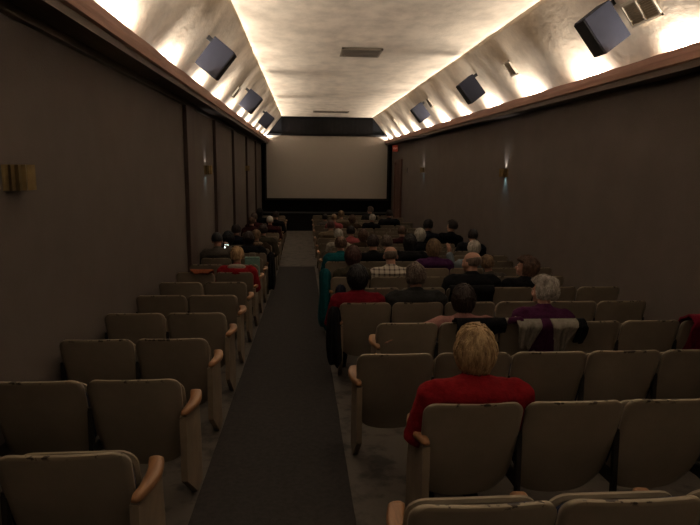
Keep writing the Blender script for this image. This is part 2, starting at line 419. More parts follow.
# cove registers
def register(side, y, t, w, h, label, big=False):
    T = slope_frame(side, y, t, .012)
    r = thing('wall_register', label, 'vent'); r.matrix_world = T
    mb = MB(); f = .025
    mb.box(-h / 2, h / 2, -w / 2, -w / 2 + f, 0, .03).box(-h / 2, h / 2, w / 2 - f, w / 2, 0, .03).box(-h / 2, -h / 2 + f, -w / 2, w / 2, 0, .03).box(h / 2 - f, h / 2, -w / 2, w / 2, 0, .03)
    if big: mb.box(-h / 2, h / 2, -.012, .012, 0, .03)
    obj('frame', mb, M['vent'], r)
    mb = MB(); n = 9
    for k in range(n):
        x = -h / 2 + f + (h - 2 * f) * (k + .5) / n
        mb.box(x - .012, x + .006, -w / 2 + f, w / 2 - f, .004, .016)
    mb.box(-h / 2 + f, h / 2 - f, -w / 2 + f, w / 2 - f, 0, .004)
    obj('louvre', mb, M['ventd'], r)
register(1, 5.75, .53, .50, .26, 'wide two-panel cream vent on the right cove near the camera', True)
register(1, 9.35, .55, .26, .26, 'small cream vent on the right cove between the two nearest speakers')
register(1, 15.1, .62, .30, .26, 'small cream vent on the right cove just before the farthest speaker')
register(1, 21.0, .57, .30, .26, 'tiny cream vent on the right cove close to the screen')
register(-1, 12.3, .45, .28, .26, 'small cream vent on the left cove beside the middle speaker')

# ceiling grilles
def cgrille(x0, x1, y0, y1, label, slats):
    z = CZ + wav((x0 + x1) / 2, (y0 + y1) / 2) - .012
    r = thing('ceiling_grille', label, 'vent', ((x0 + x1) / 2, (y0 + y1) / 2, z)); w = (x1 - x0) / 2; h = (y1 - y0) / 2; f = .035
    mb = MB().box(-w, w, -h, -h + f, -.012, .02).box(-w, w, h - f, h, -.012, .02).box(-w, -w + f, -h, h, -.012, .02).box(w - f, w, -h, h, -.012, .02)
    obj('frame', mb, M['ventb'], r)
    mb = MB()
    for k in range(slats):
        x = -w + f + (2 * w - 2 * f) * (k + .5) / slats
        mb.box(x - .006, x + .006, -h + f, h - f, -.012, -.003)
    mb.box(-w + f, w - f, -.01, .01, -.010, -.008)
    obj('louvre', mb, M['ventb'], r)
    obj('duct_shade', MB().box(-w + f, w - f, -h + f, h - f, -.002, .003), M['black'], r)  # flat black plate painting in the shade of the duct behind the slats
cgrille(.66, 1.37, 10.45, 11.15, 'square bronze slatted grille in the middle of the ceiling', 22)
cgrille(.36, 1.70, 22.3, 22.9, 'long narrow bronze grille in the ceiling near the screen', 26)

# ------------------------------------------------------------------ aisle carpet
mb = MB(); n = 60; rings = []
for i in range(n + 1):
    y = -5.9 + (15.25 + 5.9) * i / n; z = fz(y)
    a = -.635 + .006 * noise.noise(Vector((y * 2, 0, 0))); b = .285 + .006 * noise.noise(Vector((y * 2, 5, 0)))
    rings.append([Vector((a, y, z + .001)), Vector((b, y, z + .001)), Vector((b - .004, y, z + .012)), Vector((a + .004, y, z + .012))])
mb.loft(rings)
tag(obj('aisle_carpet', mb, M['carpet']), 'long dark charcoal carpet runner down the aisle', 'carpet')

# ------------------------------------------------------------------ theatre seats
def back_mesh(w, grow=0., z0=.22, z1=.80, th=.022, tilt=.25, yoff=0., r_top=.06, r_bot=.15, bulge=.03):
    """curved rounded panel: outline polygon by rows; y bulges to the rear"""
    rows = 26; cols = 18; H = z1 - z0; hw = w / 2
    def half(z):     # half width at height z
        t = z - z0; u = z1 - z
        e = hw - .012 * (1 - (t / H))
        if t < r_bot: e = e - r_bot * .62 * (1 - math.sqrt(max(0, 1 - (1 - t / r_bot) ** 2)))
        if u < r_top: e = e - r_top * (1 - math.sqrt(max(0, 1 - (1 - u / r_top) ** 2)))
        return e
    zs = []
    for i in range(rows + 1):
        q = i / rows; zs.append(z0 + H * (.5 - .5 * math.cos(PI * q)))
    F = []; B = []
    for z in zs:
        e = half(z); t = (z - z0) / H
        sag = .012 * (1 - t) ** 2
        for j in range(cols + 1):
            x = -e + 2 * e * j / cols
            y = tilt * (1 - t) - .015 * math.sin(PI * t) - bulge * (1 - (x / hw) ** 2) * (1 - .25 * t) + bulge + yoff
            zz = z - (.05 * (abs(x) / hw) ** 2.2 * -(1 - t) ** 6)
            B.append(Vector((x, y, zz))); F.append(Vector((x, y + th, zz)))
    n = cols + 1; o = len(B); fs = []
    for i in range(rows):
        for j in range(cols):
            a = i * n + j; fs.append((a, a + 1, a + n + 1, a + n)); fs.append((o + a, o + a + n, o + a + n + 1, o + a + 1))
    for i in range(rows):
        a = i * n; fs.append((a, a + n, o + a + n, o + a)); a = i * n + cols; fs.append((a, o + a, o + a + n, a + n))
    for j in range(cols):
        fs.append((j, o + j, o + j + 1, j + 1)); a = rows * n + j; fs.append((a, a + 1, o + a + 1, o + a))
    return MB().add(B + F, fs)
def cushion_mb(up, w):
    """seat: returns (pan, pad). Down: horizontal. Up: folded against the back."""
    def rr(hw, d0, d1, t0, t1, rnd):
        pts = []
        for cx, cy, a0 in ((hw - rnd, d1 - rnd, 0), (-hw + rnd, d1 - rnd, 90), (-hw + rnd * .5, d0 + rnd * .5, 180), (hw - rnd * .5, d0 + rnd * .5, 270)):
            r = rnd if a0 < 180 else rnd * .5
            for k in range(6):
                a = math.radians(a0 + 18 * k); pts.append((cx + r * math.cos(a), cy + r * math.sin(a)))
        rings = []
        for (ins, t) in ((.012, t0), (0, t0 + (t1 - t0) * .3), (0, t0 + (t1 - t0) * .7), (.015, t1)):
            rings.append([Vector((x * (1 - ins / hw), (y - (d0 + d1) / 2) * (1 - ins / hw) + (d0 + d1) / 2, t)) for x, y in pts])
        return rings
    out = []
    for (hw, d0, d1, t0, t1, rnd) in ((w / 2, 0, .40, 0, .025, .07), (w / 2 - .012, .01, .39, .025, .095, .06)):
        rg = rr(hw, d0, d1, t0, t1, rnd)
        if up:   # rotate so the depth axis points up; pad faces the back rest
            T = Matrix.Translation((0, .335, .380)) @ Matrix.Rotation(math.radians(112), 4, 'X')
        else:
            T = Matrix.Translation((0, .235, .34)) @ Matrix.Rotation(math.radians(3), 4, 'X')
        out.append(MB().loft([[T @ p for p in r] for r in rg]))
    return out
SW = .51
BM = {}
def seat_meshes(w):
    d = {}
    d['back'] = back_mesh(w - .012).mesh('backrest', [M['paint']], True)
    d['pad'] = back_mesh(w - .075, z0=.34, z1=.77, th=.035, tilt=.185, yoff=.040, r_top=.06, r_bot=.10, bulge=.03).mesh('back_pad', [M['pad']], True)
    for up in (0, 1):
        a, b = cushion_mb(up, w - (.035 if up else .07))
        d['pan%d' % up] = a.mesh('seat_pan', [M['pan']], False); d['cush%d' % up] = b.mesh('seat_cushion', [M['pad']], False)
    return d
WID = {'R': seat_meshes(.51), 'L': seat_meshes(.515)}
# cast iron standard between seats
mb = MB().box(-.012, .012, .10, .13, 0.0, .62); mb.box(-.012, .012, .10, .40, .32, .38); mb.box(-.02, .02, .05, .42, 0, .02); mb.box(-.012, .012, .13, .42, .58, .61); mb.box(-.012, .012, .38, .42, .36, .6)
std_me = mb.mesh('standard', [M['iron']], False)
# aisle end panel
prof = [(.05, .575), (.06, .20), (.34, .0), (.50, .0), (.48, .30), (.43, .575), (.25, .585)]
def panel(x0, x1):
    vs = [(x0, y, z) for y, z in prof] + [(x1, y, z) for y, z in prof]; n = len(prof)
    return MB().add(vs, [tuple(range(n)), tuple(range(2 * n - 1, n - 1, -1))] + [(i, n + i, n + (i + 1) % n, (i + 1) % n) for i in range(n)])
def arm_mb(out, y0=.04, ln=.36):
    """curved wooden arm: thin at the back, wide at the front; bows outward by 'out'"""
    rings = []; n = 14
    for i in range(n + 1):
        t = i / n; y = y0 + ln * t
        hw = .012 + .018 * math.sin(PI * min(1, t * .5 + .12)) ** 1.0 + .006 * t
        if t > .93: hw *= .86
        xc = out * .028 * math.sin(PI * t)
        zc = .600 + .008 * math.sin(PI * t * .62) ; th = .020 + .004 * t
        if i in (0, n): hw *= .7; th *= .6
        ring = []
        for k in range(12):
            a = 2 * PI * k / 12; ca, sa = math.cos(a), math.sin(a)
            ring.append(Vector((xc + hw * (abs(ca) ** .6) * (1 if ca > 0 else -1), y, zc + th * (abs(sa) ** .6) * (1 if sa > 0 else -1))))
        rings.append(ring)
    return MB().loft(rings)
arm_me = {k: (arm_mb(k) if k else arm_mb(0, .17, .27)).mesh('armrest', [M['wood']], True) for k in (-1, 0, 1)}
panel_me = {-1: panel(-.018, .018).mesh('end_panel', [M['panel']], False)}

def mk(name, me, parent, x=0, m=None):
    o = link(name, me, parent, (x, 0, 0) if x else None)
    return o
def make_seat(side, kind, up):
    w = SW if side == 'R' else .515
    d = WID[side]
    t = bpy.data.objects.new('theater_seat', None); C.objects.link(t); t.empty_display_size = .1; t['category'] = 'theatre seat'
    mk('backrest', d['back'], t)
    if True:
        mk('back_pad', d['pad'], t)
    p = mk('seat_pan', d['pan%d' % up], t); c = link('seat_cushion', d['cush%d' % up], p)
    s = -1 if side == 'R' else 1            # direction toward the aisle
    xa = s * w / 2
    if kind == 'aisle':
        b = mk('end_panel', panel_me[-1], t, xa + s * (-.025 if side == 'R' else .0)); b2 = mk('armrest', arm_me[s], t, xa + s * (-.025 if side == 'R' else .005))
    else:
        mk('standard', std_me, t, xa); mk('armrest', arm_me[0], t, xa)
    if kind == 'wall':
        mk('standard', std_me, t, -xa); mk('armrest', arm_me[0], t, -xa)
    return t
PROTO = {}
ORD = ['first', 'second', 'third', 'fourth', 'fifth', 'sixth', 'seventh', 'eighth', 'ninth', 'tenth', 'eleventh', 'twelfth', 'thirteenth', 'fourteenth', 'fifteenth', 'sixteenth', 'seventeenth', 'eighteenth', 'nineteenth', 'twentieth', 'twenty-first', 'twenty-second', 'twenty-third', 'twenty-fourth']
def put_seat(side, k, i, occ):
    last = (5 if side == 'R' else 1)
    kind = 'aisle' if i == 0 else 'wall' if i == last else 'mid'
    key = (side, kind, 0 if occ else 1)
    if key not in PROTO:
        o = PROTO[key] = make_seat(*key)
    else: o = dup(PROTO[key])
    x, y = seat_xy(side, k, i)
    o.location = (x, y, fz(y)); o.rotation_euler = (-math.atan(SLOPE) if y < FLAT else 0, 0, random.uniform(-.012, .012))
    where = 'at the aisle' if i == 0 else 'beside the wall' if i == last else ORD[i] + ' from the aisle'
    o['label'] = '%s beige theatre seat %s, %s row from the camera, %s block' % ('occupied' if occ else 'empty', where, ORD[k], 'right' if side == 'R' else 'left')
    o['group'] = 'beige theatre seats in the %s block' % ('right' if side == 'R' else 'left')
def seat_xy(side, k, i):
    if side == 'R': return (.585 if k % 2 == 0 else .825) + .51 * i, 1.628 + .925 * k
    return (-.925 - .515 * i), 2.095 + .936 * k

# ------------------------------------------------------------------ people
HEAD = Vector((0, .19, 1.06)); NECK = Vector((0, .155, .94))
def rings_torso(g):
    R = []
    for y, z, rx, ry in ((.35, .44, .15, .11), (.34, .50, .175, .13), (.305, .58, .165, .125), (.25, .68, .165, .115), (.20, .77, .18, .115), (.15, .83, .185, .11), (.145, .875, .155, .092), (.148, .905, .10, .07), (.152, .925, .06, .055)):
        R.append([Vector(((rx + g) * math.cos(a), y + (ry + g) * math.sin(a), z)) for a in [2 * PI * j / 24 for j in range(24)]])
    return R
POSES = {
    'lap': dict(el=((-.245, .20, .60), (.245, .20, .60)), wr=((-.13, .40, .535), (.13, .40, .535))),
    'arms_out': dict(el=((-.30, .17, .66), (.30, .20, .68)), wr=((-.25, .40, .70), (.36, .05, .80))),
    'hand_up': dict(el=((-.30, .25, .72), (.245, .20, .60)), wr=((-.33, .30, .98), (.13, .40, .535))),
    'hold': dict(el=((-.23, .22, .62), (.25, .25, .66)), wr=((-.07, .45, .72), (.14, .42, .90))),
    'spread': dict(el=((-.37, .16, .78), (.37, .16, .78)), wr=((-.58, .12, .74), (.58, .12, .74))),
}
def arm_pts(pose, s):
    p = POSES[pose]; k = 0 if s < 0 else 1
    return Vector((s * .175, .148, .845)), Vector(p['el'][k]), Vector(p['wr'][k])
def body_mesh(pose, turn):
    mb = MB(); mb.loft(rings_torso(0))
    mb.limb([(0, .150, .88), (0, .16, .95), (0, .175, 1.0)], [.062, .054, .055])
    T = Matrix.Rotation(turn, 4, 'Z')
    def hp(v): return HEAD + T @ (Vector(v) - HEAD)
    def he(c, r): mb.ell(hp(c), r, T=T)
    he((0, .175, 1.085), (.076, .096, .088)); he((0, .215, 1.04), (.064, .072, .092)); he((0, .245, .972), (.040, .040, .032)); he((0, .205, .99), (.052, .06, .045))
    he((0, .292, 1.032), (.012, .020, .024)); he((0, .302, 1.018), (.015, .012, .010)); he((0, .281, .992), (.024, .010, .006)); he((0, .279, .980), (.021, .011, .006))
    for s in (-1, 1):
        he((s * .078, .185, 1.035), (.012, .022, .034)); he((s * .028, .274, 1.068), (.024, .012, .007)); he((s * .040, .255, 1.012), (.022, .022, .02))
        sh, el, wr = arm_pts(pose, s)
        mb.limb([sh, sh.lerp(el, .4), el, el.lerp(wr, .35), wr], [.058, .05, .043, .042, .028])
        d = (wr - el).normalized(); side = d.cross(Vector((0, 0, 1))).normalized(); nrm = side.cross(d).normalized()
        pc = wr + d * .055
        mb.limb([wr, wr + d * .03, pc + d * .03], [.028, .030, .028])
        for s2 in (-1, 1): mb.limb([wr + d * .02 + side * s2 * .012, pc + d * .035 + side * s2 * .022], [.022, .017])
        for q, (o_, ln) in enumerate(((-.034, .066), (-.012, .078), (.011, .073), (.032, .058))):
            b = pc + d * .03 + side * o_; c = b + d * ln * .5 - nrm * .006; e = c + (d - nrm * .55).normalized() * ln * .5
            mb.limb([b, c, e], [.0095, .009, .0075], 8)
        tb = wr + d * .03 - side * s * .022; tm = tb + (d * .6 - side * s * .8).normalized() * .035; te = tm + d * .03 - nrm * .006
        mb.limb([tb, tm, te], [.013, .011, .009], 8)
        mb.limb([(s * .095, .36, .52), (s * .11, .50, .525), (s * .115, .66, .51)], [.088, .075, .062])
        mb.limb([(s * .115, .66, .50), (s * .115, .66, .34), (s * .115, .65, .11)], [.060, .052, .036])
        mb.ell((s * .12, .72, .045), (.042, .115, .04))
    return remesh(mb, .009, 3, 'body')
def top_mesh(pose, g, name='sweater', arms=True):
    mb = MB(); mb.loft(rings_torso(g))
    for s in (-1, 1):
        sh, el, wr = arm_pts(pose, s)
        w2 = el.lerp(wr, .93)
        if arms: mb.limb([sh, sh.lerp(el, .4), el, el.lerp(w2, .5), w2], [.062 + g, .058 + g, .048 + g, .045 + g, .034 + g])
        mb.ell((s * .12, .15, .865), (.085, .065 + g * .5, .04 + g * .5))
    mb.limb([(0, .152, .90), (0, .156, .925)], [.066 + g * .4, .064 + g * .3])
    me = remesh(mb, .012, 5, name)
    for v in me.vertices:     # cloth creases
        c = v.co; k = .007 * noise.noise(Vector((c.x * 5, c.y * 5, c.z * 13))) + .004 * noise.noise(c * 26)
        v.co += v.normal * k
    return me
def trouser_mesh():
    mb = MB(); mb.ell((0, .34, .50), (.19, .145, .09))
    for s in (-1, 1):
        mb.limb([(s * .095, .36, .52), (s * .11, .50, .525), (s * .115, .66, .515)], [.098, .086, .074])
        mb.limb([(s * .115, .66, .505), (s * .115, .66, .34), (s * .115, .65, .10)], [.072, .064, .056])
    return remesh(mb, .014, 4, 'trousers')
def shoe_mesh(s):
    mb = MB()
    if True:
        mb.ell((s * .12, .725, .05), (.050, .13, .045)); mb.box(s * .12 - .045, s * .12 + .045, .615, .84, .004, .022); mb.limb([(s * .115, .65, .13), (s * .115, .65, .05)], [.05, .05])
    return remesh(mb, .012, 2, 'shoes')
TRO = trouser_mesh(); TRO.materials.append(CL['jean']); SHO = [shoe_mesh(-1), shoe_mesh(1)]
for q_ in SHO: q_.materials.append(M['shoe'])

def hair_mesh(style, seed):
    rnd = random.Random(seed); nu, nv = 72, 44
    base = Vector((.080, .100, .094))
    P = dict(short=(.20, -.62, .035, 10), bob=(.30, -.95, .03, 9), curly=(.30, -.72, .10, 5), bald=(.10, -.55, .03, 12), long=(.28, -1.0, .03, 9), cap=(.17, -.35, .015, 14), layered=(.30, -.80, .05, 8), crop=(.13, -.5, .02, 12))[style]
    thick, low, amp, fq = P
    def sm(a, b, x):
        t = max(0, min(1, (x - a) / (b - a))); return t * t * (3 - 2 * t)
    def rad(d):
        m = 1 + thick
        if style in ('bob', 'long', 'layered'): m += .10 * math.exp(-((d.z + .15) / .4) ** 2) * (1 - max(0, d.y))
        m += amp * noise.noise(Vector((d.x * fq * .35 + seed, d.y * fq * .35, d.z * fq * .35)) * 1.0) * 1.5
        lon = math.atan2(d.y, d.x); m += amp * .35 * math.sin(lon * 17 + 4 * noise.noise(d * 3 + Vector((seed, 0, 0))) + d.z * 4) * (1 - abs(d.z) ** 4)
        face = sm(.10, .38, d.y) * (1 - sm(.28, .5, d.z + .15 * (1 - d.y)))
        neck = 1 - sm(low - .12, low + .06, d.z)
        c = 1 - max(face, neck)
        if style == 'bald': c *= 1 - sm(.22, .40, d.z + .25 * d.y)
        return .80 + (m - .80) * c, c
    mb = MB(); vs = [];
    def pt(d):
        r, c = rad(d); b = Vector((base.x * d.x, base.y * d.y, base.z * d.z)) * r
        if d.z < 0 and style in ('bob', 'long', 'layered') and d.y < .2: b.z *= 1 + (.35 if style != 'long' else .9) * c * min(1, -d.z * 1.6); b.y *= 1
        return b
    vs.append(pt(Vector((0, 0, -1))))
    for i in range(1, nv):
        a = PI * i / nv - PI / 2
        for j in range(nu):
            b = 2 * PI * j / nu; vs.append(pt(Vector((math.cos(a) * math.cos(b), math.cos(a) * math.sin(b), math.sin(a)))))
    vs.append(pt(Vector((0, 0, 1)))); fs = []
    for j in range(nu): fs.append((0, 1 + (j + 1) % nu, 1 + j))
    for i in range(nv - 2):
        for j in range(nu):
            k = (j + 1) % nu; fs.append((1 + i * nu + j, 1 + i * nu + k, 1 + (i + 1) * nu + k, 1 + (i + 1) * nu + j))
    e = len(vs) - 1; o = 1 + (nv - 2) * nu
    for j in range(nu): fs.append((o + j, o + (j + 1) % nu, e))
    mb.add(vs, fs)
    if style not in ('cap', 'bald', 'crop'):
        crown = Vector((.1, -.35, .93)).normalized(); nl = 420 if style != 'curly' else 520
        for q in range(nl):
            z = rnd.uniform(-.55, 1); lon = rnd.uniform(0, 2 * PI); d = Vector((math.sqrt(1 - z * z) * math.cos(lon), math.sqrt(1 - z * z) * math.sin(lon), z))
            if rad(d)[1] < .8: continue
            ax = crown.cross(d)
            if ax.length < .05: continue
            ax.normalize(); ln = rnd.uniform(.35, .7); seg = 6; ringsl = []
            curl = rnd.uniform(-.25, .25) if style != 'curly' else rnd.uniform(-1.2, 1.2)
            rr0 = rnd.uniform(.0035, .0065)
            pp = []
            for k in range(seg + 1):
                t = k / seg; dd = Matrix.Rotation(ln * t, 3, ax) @ d; dd = Matrix.Rotation(curl * t * t, 3, d) @ dd
                r, c = rad(dd); p = pt(dd) * (1.0 + .02 + .035 * t * t); 
                if c < .5: break
                pp.append(p)
            if len(pp) < 4: continue
            rads = [rr0 * (1 - .8 * (k / (len(pp) - 1)) ** 1.5) for k in range(len(pp))]
            mb.limb(pp, rads, 5)
    return mb.mesh('hair', (), True)
HAIRS = {}
def get_hair(style, seed):
    k = (style, seed % 3 if style != 'layered' else 0)
    if k not in HAIRS: HAIRS[k] = hair_mesh(style, k[1] + 1)
    m = HAIRS[k]
    return m
BOD = {}; TOPS = {}
def setmat(o, m):
    if len(o.data.materials) == 0: o.data.materials.append(None)
    o.material_slots[0].link = 'OBJECT'; o.material_slots[0].material = m
eye_me = None
def person(side, k, i, X, h, top, hairc, style, label, pose='lap', turn=0, wide=1.0, bulk=.02, garment='sweater', seed=0, lean=0):
    global eye_me
    sx, sy = seat_xy(side, k, i)
    wl = side == 'L' and i == 1
    dx = max(.055 if wl else -.10, min(.10 if i < 5 else .03, X - sx)); rest = X - sx - dx
    if wl: rest = max(rest, -.05)
    s = max(.90, min(1.13, h / 1.05))
    t = thing('person', label, 'person', (sx + dx, sy + .005, fz(sy)), 0)
    t.scale = (s * wide if wide < 1.02 else wide * s, s, s)
    t.rotation_euler = (-math.atan(SLOPE) if sy < FLAT else 0, math.atan2(rest, 1.05) + lean, 0)
    tr = round(turn, 1)
    if (pose, tr) not in BOD: BOD[(pose, tr)] = body_mesh(pose, tr)
    b = link('body', BOD[(pose, tr)], t); setmat(b, M['skin'])
    if (pose, bulk) not in TOPS: TOPS[(pose, bulk)] = top_mesh(pose, bulk)
    g = link(garment, TOPS[(pose, bulk)], t); setmat(g, CL[top])
    link('trousers', TRO, t)
    for sh_ in SHO: link('shoe', sh_, t)
    hr = link('hair' if style != 'cap' else 'knit_cap', get_hair(style, seed), t)
    hr.location = HEAD + Vector((0, -.012, .018)); hr.rotation_euler = (0, 0, tr); setmat(hr, HM[hairc])
    hr.scale = (.96 / wide if wide > 1.02 else .96, .98, 1.0)
    if eye_me is None:
        eye_me = MB().ell((-.028, .270 - .19, 1.049 - 1.06), (.010, .009, .007), 10, 6).ell((.028, .270 - .19, 1.049 - 1.06), (.010, .009, .007), 10, 6).mesh('eyes', [M['eye']], True)
    e = link('eyes', eye_me, t); e.location = HEAD; e.rotation_euler = (0, 0, tr)
    OCC.add((side, k, i))
    return t
OCC = set()
L45, R45 = .8, -.8
PE = [
 ('R',1,0,.86,1.015,'red','blond','layered','person with short blond hair in a bright red sweater, nearest to the camera',dict(wide=1.15,bulk=.03)),
 ('R',3,2,2.0,1.02,'purple','silver','curly','person with silver curly hair and plum fleece, head turned left, jacket hung behind',dict(turn=.6,bulk=.035,garment='fleece')),
 ('R',3,1,1.31,.955,'pink','dark','layered','person with dark brown hair in a pink top, arms spread, left of silver haired one',dict(pose='spread',seed=1)),
 ('R',4,1,1.09,1.02,'charcoal','greybrown','curly','person with full grey-brown hair in a wide charcoal jacket beside the crimson sweater',dict(wide=1.12,bulk=.045,garment='jacket')),
 ('R',4,0,.52,1.01,'crimson','black','bob','person with black bobbed hair in a crimson sweater on the aisle',dict(wide=1.05,bulk=.03)),
 ('R',6,1,1.12,1.05,'plaid','greybrown','bald','balding person in a white plaid shirt, centre of the right block',dict(wide=1.12,garment='shirt')),
 ('R',6,0,.63,1.04,'olive','auburn','bob','person with auburn bob just left of the plaid shirt',dict()),
 ('R',8,0,.59,1.05,'teal','chestnut','short','person in a teal jacket at the aisle of the right block',dict(bulk=.045,garment='jacket')),
 ('R',5,2,1.92,1.06,'black','greybrown','bald','bald person in a broad black coat leaning beside a fair haired neighbour',dict(wide=1.15,bulk=.05,garment='coat',turn=.6)),
 ('R',6,4,2.38,.95,'grey','sandy','short','person with pale sandy hair partly hidden behind the bald person in black',dict()),
 ('R',7,3,2.49,1.05,'paleblue','white','short','person with short white hair and pale blue sleeves raising a hand',dict(pose='hand_up',garment='shirt')),
 ('R',7,2,1.89,1.06,'violet','sandy','layered','person with full sandy hair in a violet top, centre right',dict(bulk=.03,wide=1.08)),
 ('R',5,3,2.57,1.01,'black','chestnut','layered','person with full chestnut hair in black, face turned left, near the right wall',dict(turn=1.0,wide=1.12)),
 ('R',10,5,3.28,1.08,'black','dark','short','person with dark hair and black coat in the seat beside the right wall, midway down',dict(bulk=.045,garment='coat')),
 ('R',12,5,3.33,1.20,'black','dark','short','person in black turned left toward a neighbour, seated against the right wall',dict(turn=.6)),
 ('R',12,4,2.79,1.20,'navy','black','short','person with black hair in navy turned toward the right wall neighbour',dict(turn=-.6,bulk=.035)),
 ('R',10,3,2.24,1.08,'black','white','bob','person with pale white-blond hair in black beside a tall dark coat',dict()),
 ('R',12,3,2.20,1.05,'maroon','chestnut','short','person with chestnut hair in maroon, white collar, behind the dark hooded coat',dict()),
 ('R',8,2,1.71,1.08,'black','black','long','person with long black hair in a black coat, middle of the right block',dict(bulk=.055,garment='coat')),
 ('R',20,3,2.31,1.12,'charcoal','greybrown','short','person with grey-brown hair in a front row, head highest against the stage',dict(turn=.6)),
 ('R',17,2,2.06,1.08,'black','white','short','person with bright white hair in black near the stage, right block',dict(bulk=.035)),
 ('R',18,1,1.18,1.10,'tan','sandy','short','person with sandy hair and tan top near the stage, right block',dict()),
 ('R',17,0,.91,1.08,'rose','sandy','crop','person with cropped sandy hair and rosy top close to the front aisle',dict()),
 ('R',18,0,.67,1.01,'grey','black','short','person with black hair and grey collar on the aisle near the stage',dict()),
 ('R',17,1,1.46,1.05,'brown','chestnut','bob','person with chestnut bob and brown coat near the stage, mid block',dict(bulk=.045,garment='coat')),
 ('R',18,4,2.71,1.13,'black','black','short','person with black hair and broad black coat near the stage at the right',dict(bulk=.05,garment='coat',wide=1.1)),
 ('R',14,0,.69,1.09,'tan','auburn','short','person with auburn hair in a tan shirt on the aisle, far half',dict(wide=1.2,garment='shirt')),
 ('R',11,0,.72,1.03,'white','white','short','person with white hair and white collar near the aisle behind the tan shirt',dict()),
 ('R',12,1,1.05,1.05,'rose','black','short','person with black hair in a rose pink shirt, far half',dict(wide=1.15,garment='shirt')),
 ('R',11,1,1.23,1.02,'brown','chestnut','bob','person with brown hair in brown wool right behind the rose shirt',dict()),
 ('R',8,1,1.11,1.07,'black','dark','short','person with short dark hair in black between teal jacket and long black hair',dict(wide=1.1)),
 ('R',9,1,1.46,1.01,'olive','greybrown','curly','person with grey curly hair in olive, left of the long black hair',dict()),
 ('L',8,1,-1.53,1.08,'grey','cap','cap','person in a dark cap and grey knitted coat holding a lit phone by left wall',dict(pose='hold',bulk=.045,garment='coat')),
 ('L',9,1,-1.37,1.04,'black','black','layered','person with black hair in black, just right of the phone, left block',dict(bulk=.04,garment='coat')),
 ('L',11,1,-1.44,1.09,'navy','dark','short','person with dark hair in navy two rows beyond the phone, left block',dict(bulk=.04,garment='coat')),
 ('L',9,0,-1.00,1.04,'black','dark','bob','person with dark hair in a bulky black coat at the left block aisle',dict(bulk=.055,garment='coat',wide=1.1)),
 ('L',10,0,-.94,1.03,'brown','sandy','short','person with blond hair in a brown fur-trimmed coat, left block aisle',dict(bulk=.05,garment='coat')),
 ('L',11,0,-.87,1.08,'olive','dark','short','person with dark hair in an olive coat, left block aisle',dict(bulk=.05,garment='coat')),
 ('L',15,1,-1.55,1.08,'maroon','chestnut','short','person with chestnut hair in maroon against the left wall, far end',dict(bulk=.04)),
 ('L',16,1,-1.48,1.11,'maroon','greybrown','short','person with grey-brown hair in maroon beside the left wall near the screen',dict()),
 ('L',18,1,-1.41,1.10,'black','black','layered','person with black hair in black nearest the screen, left block',dict(bulk=.04)),
 ('L',15,0,-.93,1.11,'maroon','white','crop','person with nearly bald pale head in dark maroon, far left aisle seat',dict(bulk=.045,garment='coat')),
 ('L',17,0,-.85,1.09,'black','dark','short','person with dark hair in black on the far left aisle near the stage',dict()),
 ('L',6,0,-.90,1.00,'red','blond','short','person with pale blond hair in a red and white jacket, left block aisle',dict(bulk=.045,garment='jacket')),
]
for n_, p in enumerate(PE):
    kw = dict(p[9]); kw.setdefault('seed', n_ % 3)
    t = person(p[0], p[1], p[2], p[3], p[4], p[5], p[6], p[7], p[8], **kw)
    if n_ == len(PE) - 1:      # white hood of the red jacket
        mb = MB(); mb.ell((0, .10, .90), (.135, .075, .055)); mb.ell((0, .06, .86), (.10, .04, .05)); me = remesh(mb, .012, 3, 'hood'); me.materials.append(CL['white']); link('hood', me, t)
    if p[5] == 'brown' and p[0] == 'L':
        mb = MB(); mb.ell((0, .12, .905), (.15, .11, .045)); me = remesh(mb, .012, 1, 'fur_collar')
        for v in me.vertices: v.co += v.normal * .012 * noise.noise(v.co * 60)
        me.materials.append(HM['sandy']); link('fur_collar', me, t)

for k in range(23):
    for i in range(6):
        if k == 0 and i > 3: continue
        if k == 1 and i > 4: continue
        put_seat('R', k, i, ('R', k, i) in OCC)
for k in range(22):
    for i in range(2): put_seat('L', k, i, ('L', k, i) in OCC)

# ------------------------------------------------------------------ coats, bags, phone
def drape(name, label, cat, mats, X, Y, w, back, front, th=.02, seed=0, taper=.0, zt=.80, bulk=.0, folds=14):
    """garment folded over the top of a seat back: hangs 'back' behind and 'front' in front"""
    z = fz(Y); n = 40; m = 26; rows = []
    tot = back + front
    vs = []
    for j in range(m + 1):
        s = -back + tot * j / m
        for i in range(n + 1):
            u = i / n; a = abs(s) / max(back, .01)
            wl = w * (1 - taper * (max(0, -s) / back))
            x = (u - .5) * wl + .02 * noise.noise(Vector((s * 6, seed, 0)))
            hem = 1 + .22 * noise.noise(Vector((u * 3.5, seed * 3.1, 1)))
            ss = s * hem if s < 0 else s
            f = .018 * noise.noise(Vector((u * folds * .4, s * 3 + seed, 5))) + .008 * noise.noise(Vector((u * folds, s * 8, seed)))
            if ss < -.03: y = .0 + .22 * (-ss) / .50 - .028 - bulk * (1 - a * .3) + f; zz = zt + .012 + ss
            elif ss > .05: y = .085 + f * .6 + .48 * ss; zz = zt + .012 - (ss - .03)
            else:
                ph = (ss + .03) / .08; y = -.022 - bulk + (.10 + bulk) * ph; zz = zt - .018 + .045 * math.sin(PI * ph) + .03 * math.sin(PI * ph) * 0
            vs.append((x, y, zz + .4 * f * (1 if ss < 0 else 0)))
    fs = [(j * (n + 1) + i, j * (n + 1) + i + 1, (j + 1) * (n + 1) + i + 1, (j + 1) * (n + 1) + i) for j in range(m) for i in range(n)]
    o = obj(name, MB().add(vs, fs), mats, smooth=True, loc=(X, Y - .004, z))
    sd = o.modifiers.new('thickness', 'SOLIDIFY'); sd.thickness = th; sd.offset = 0
    if label: tag(o, label, cat)
    return o
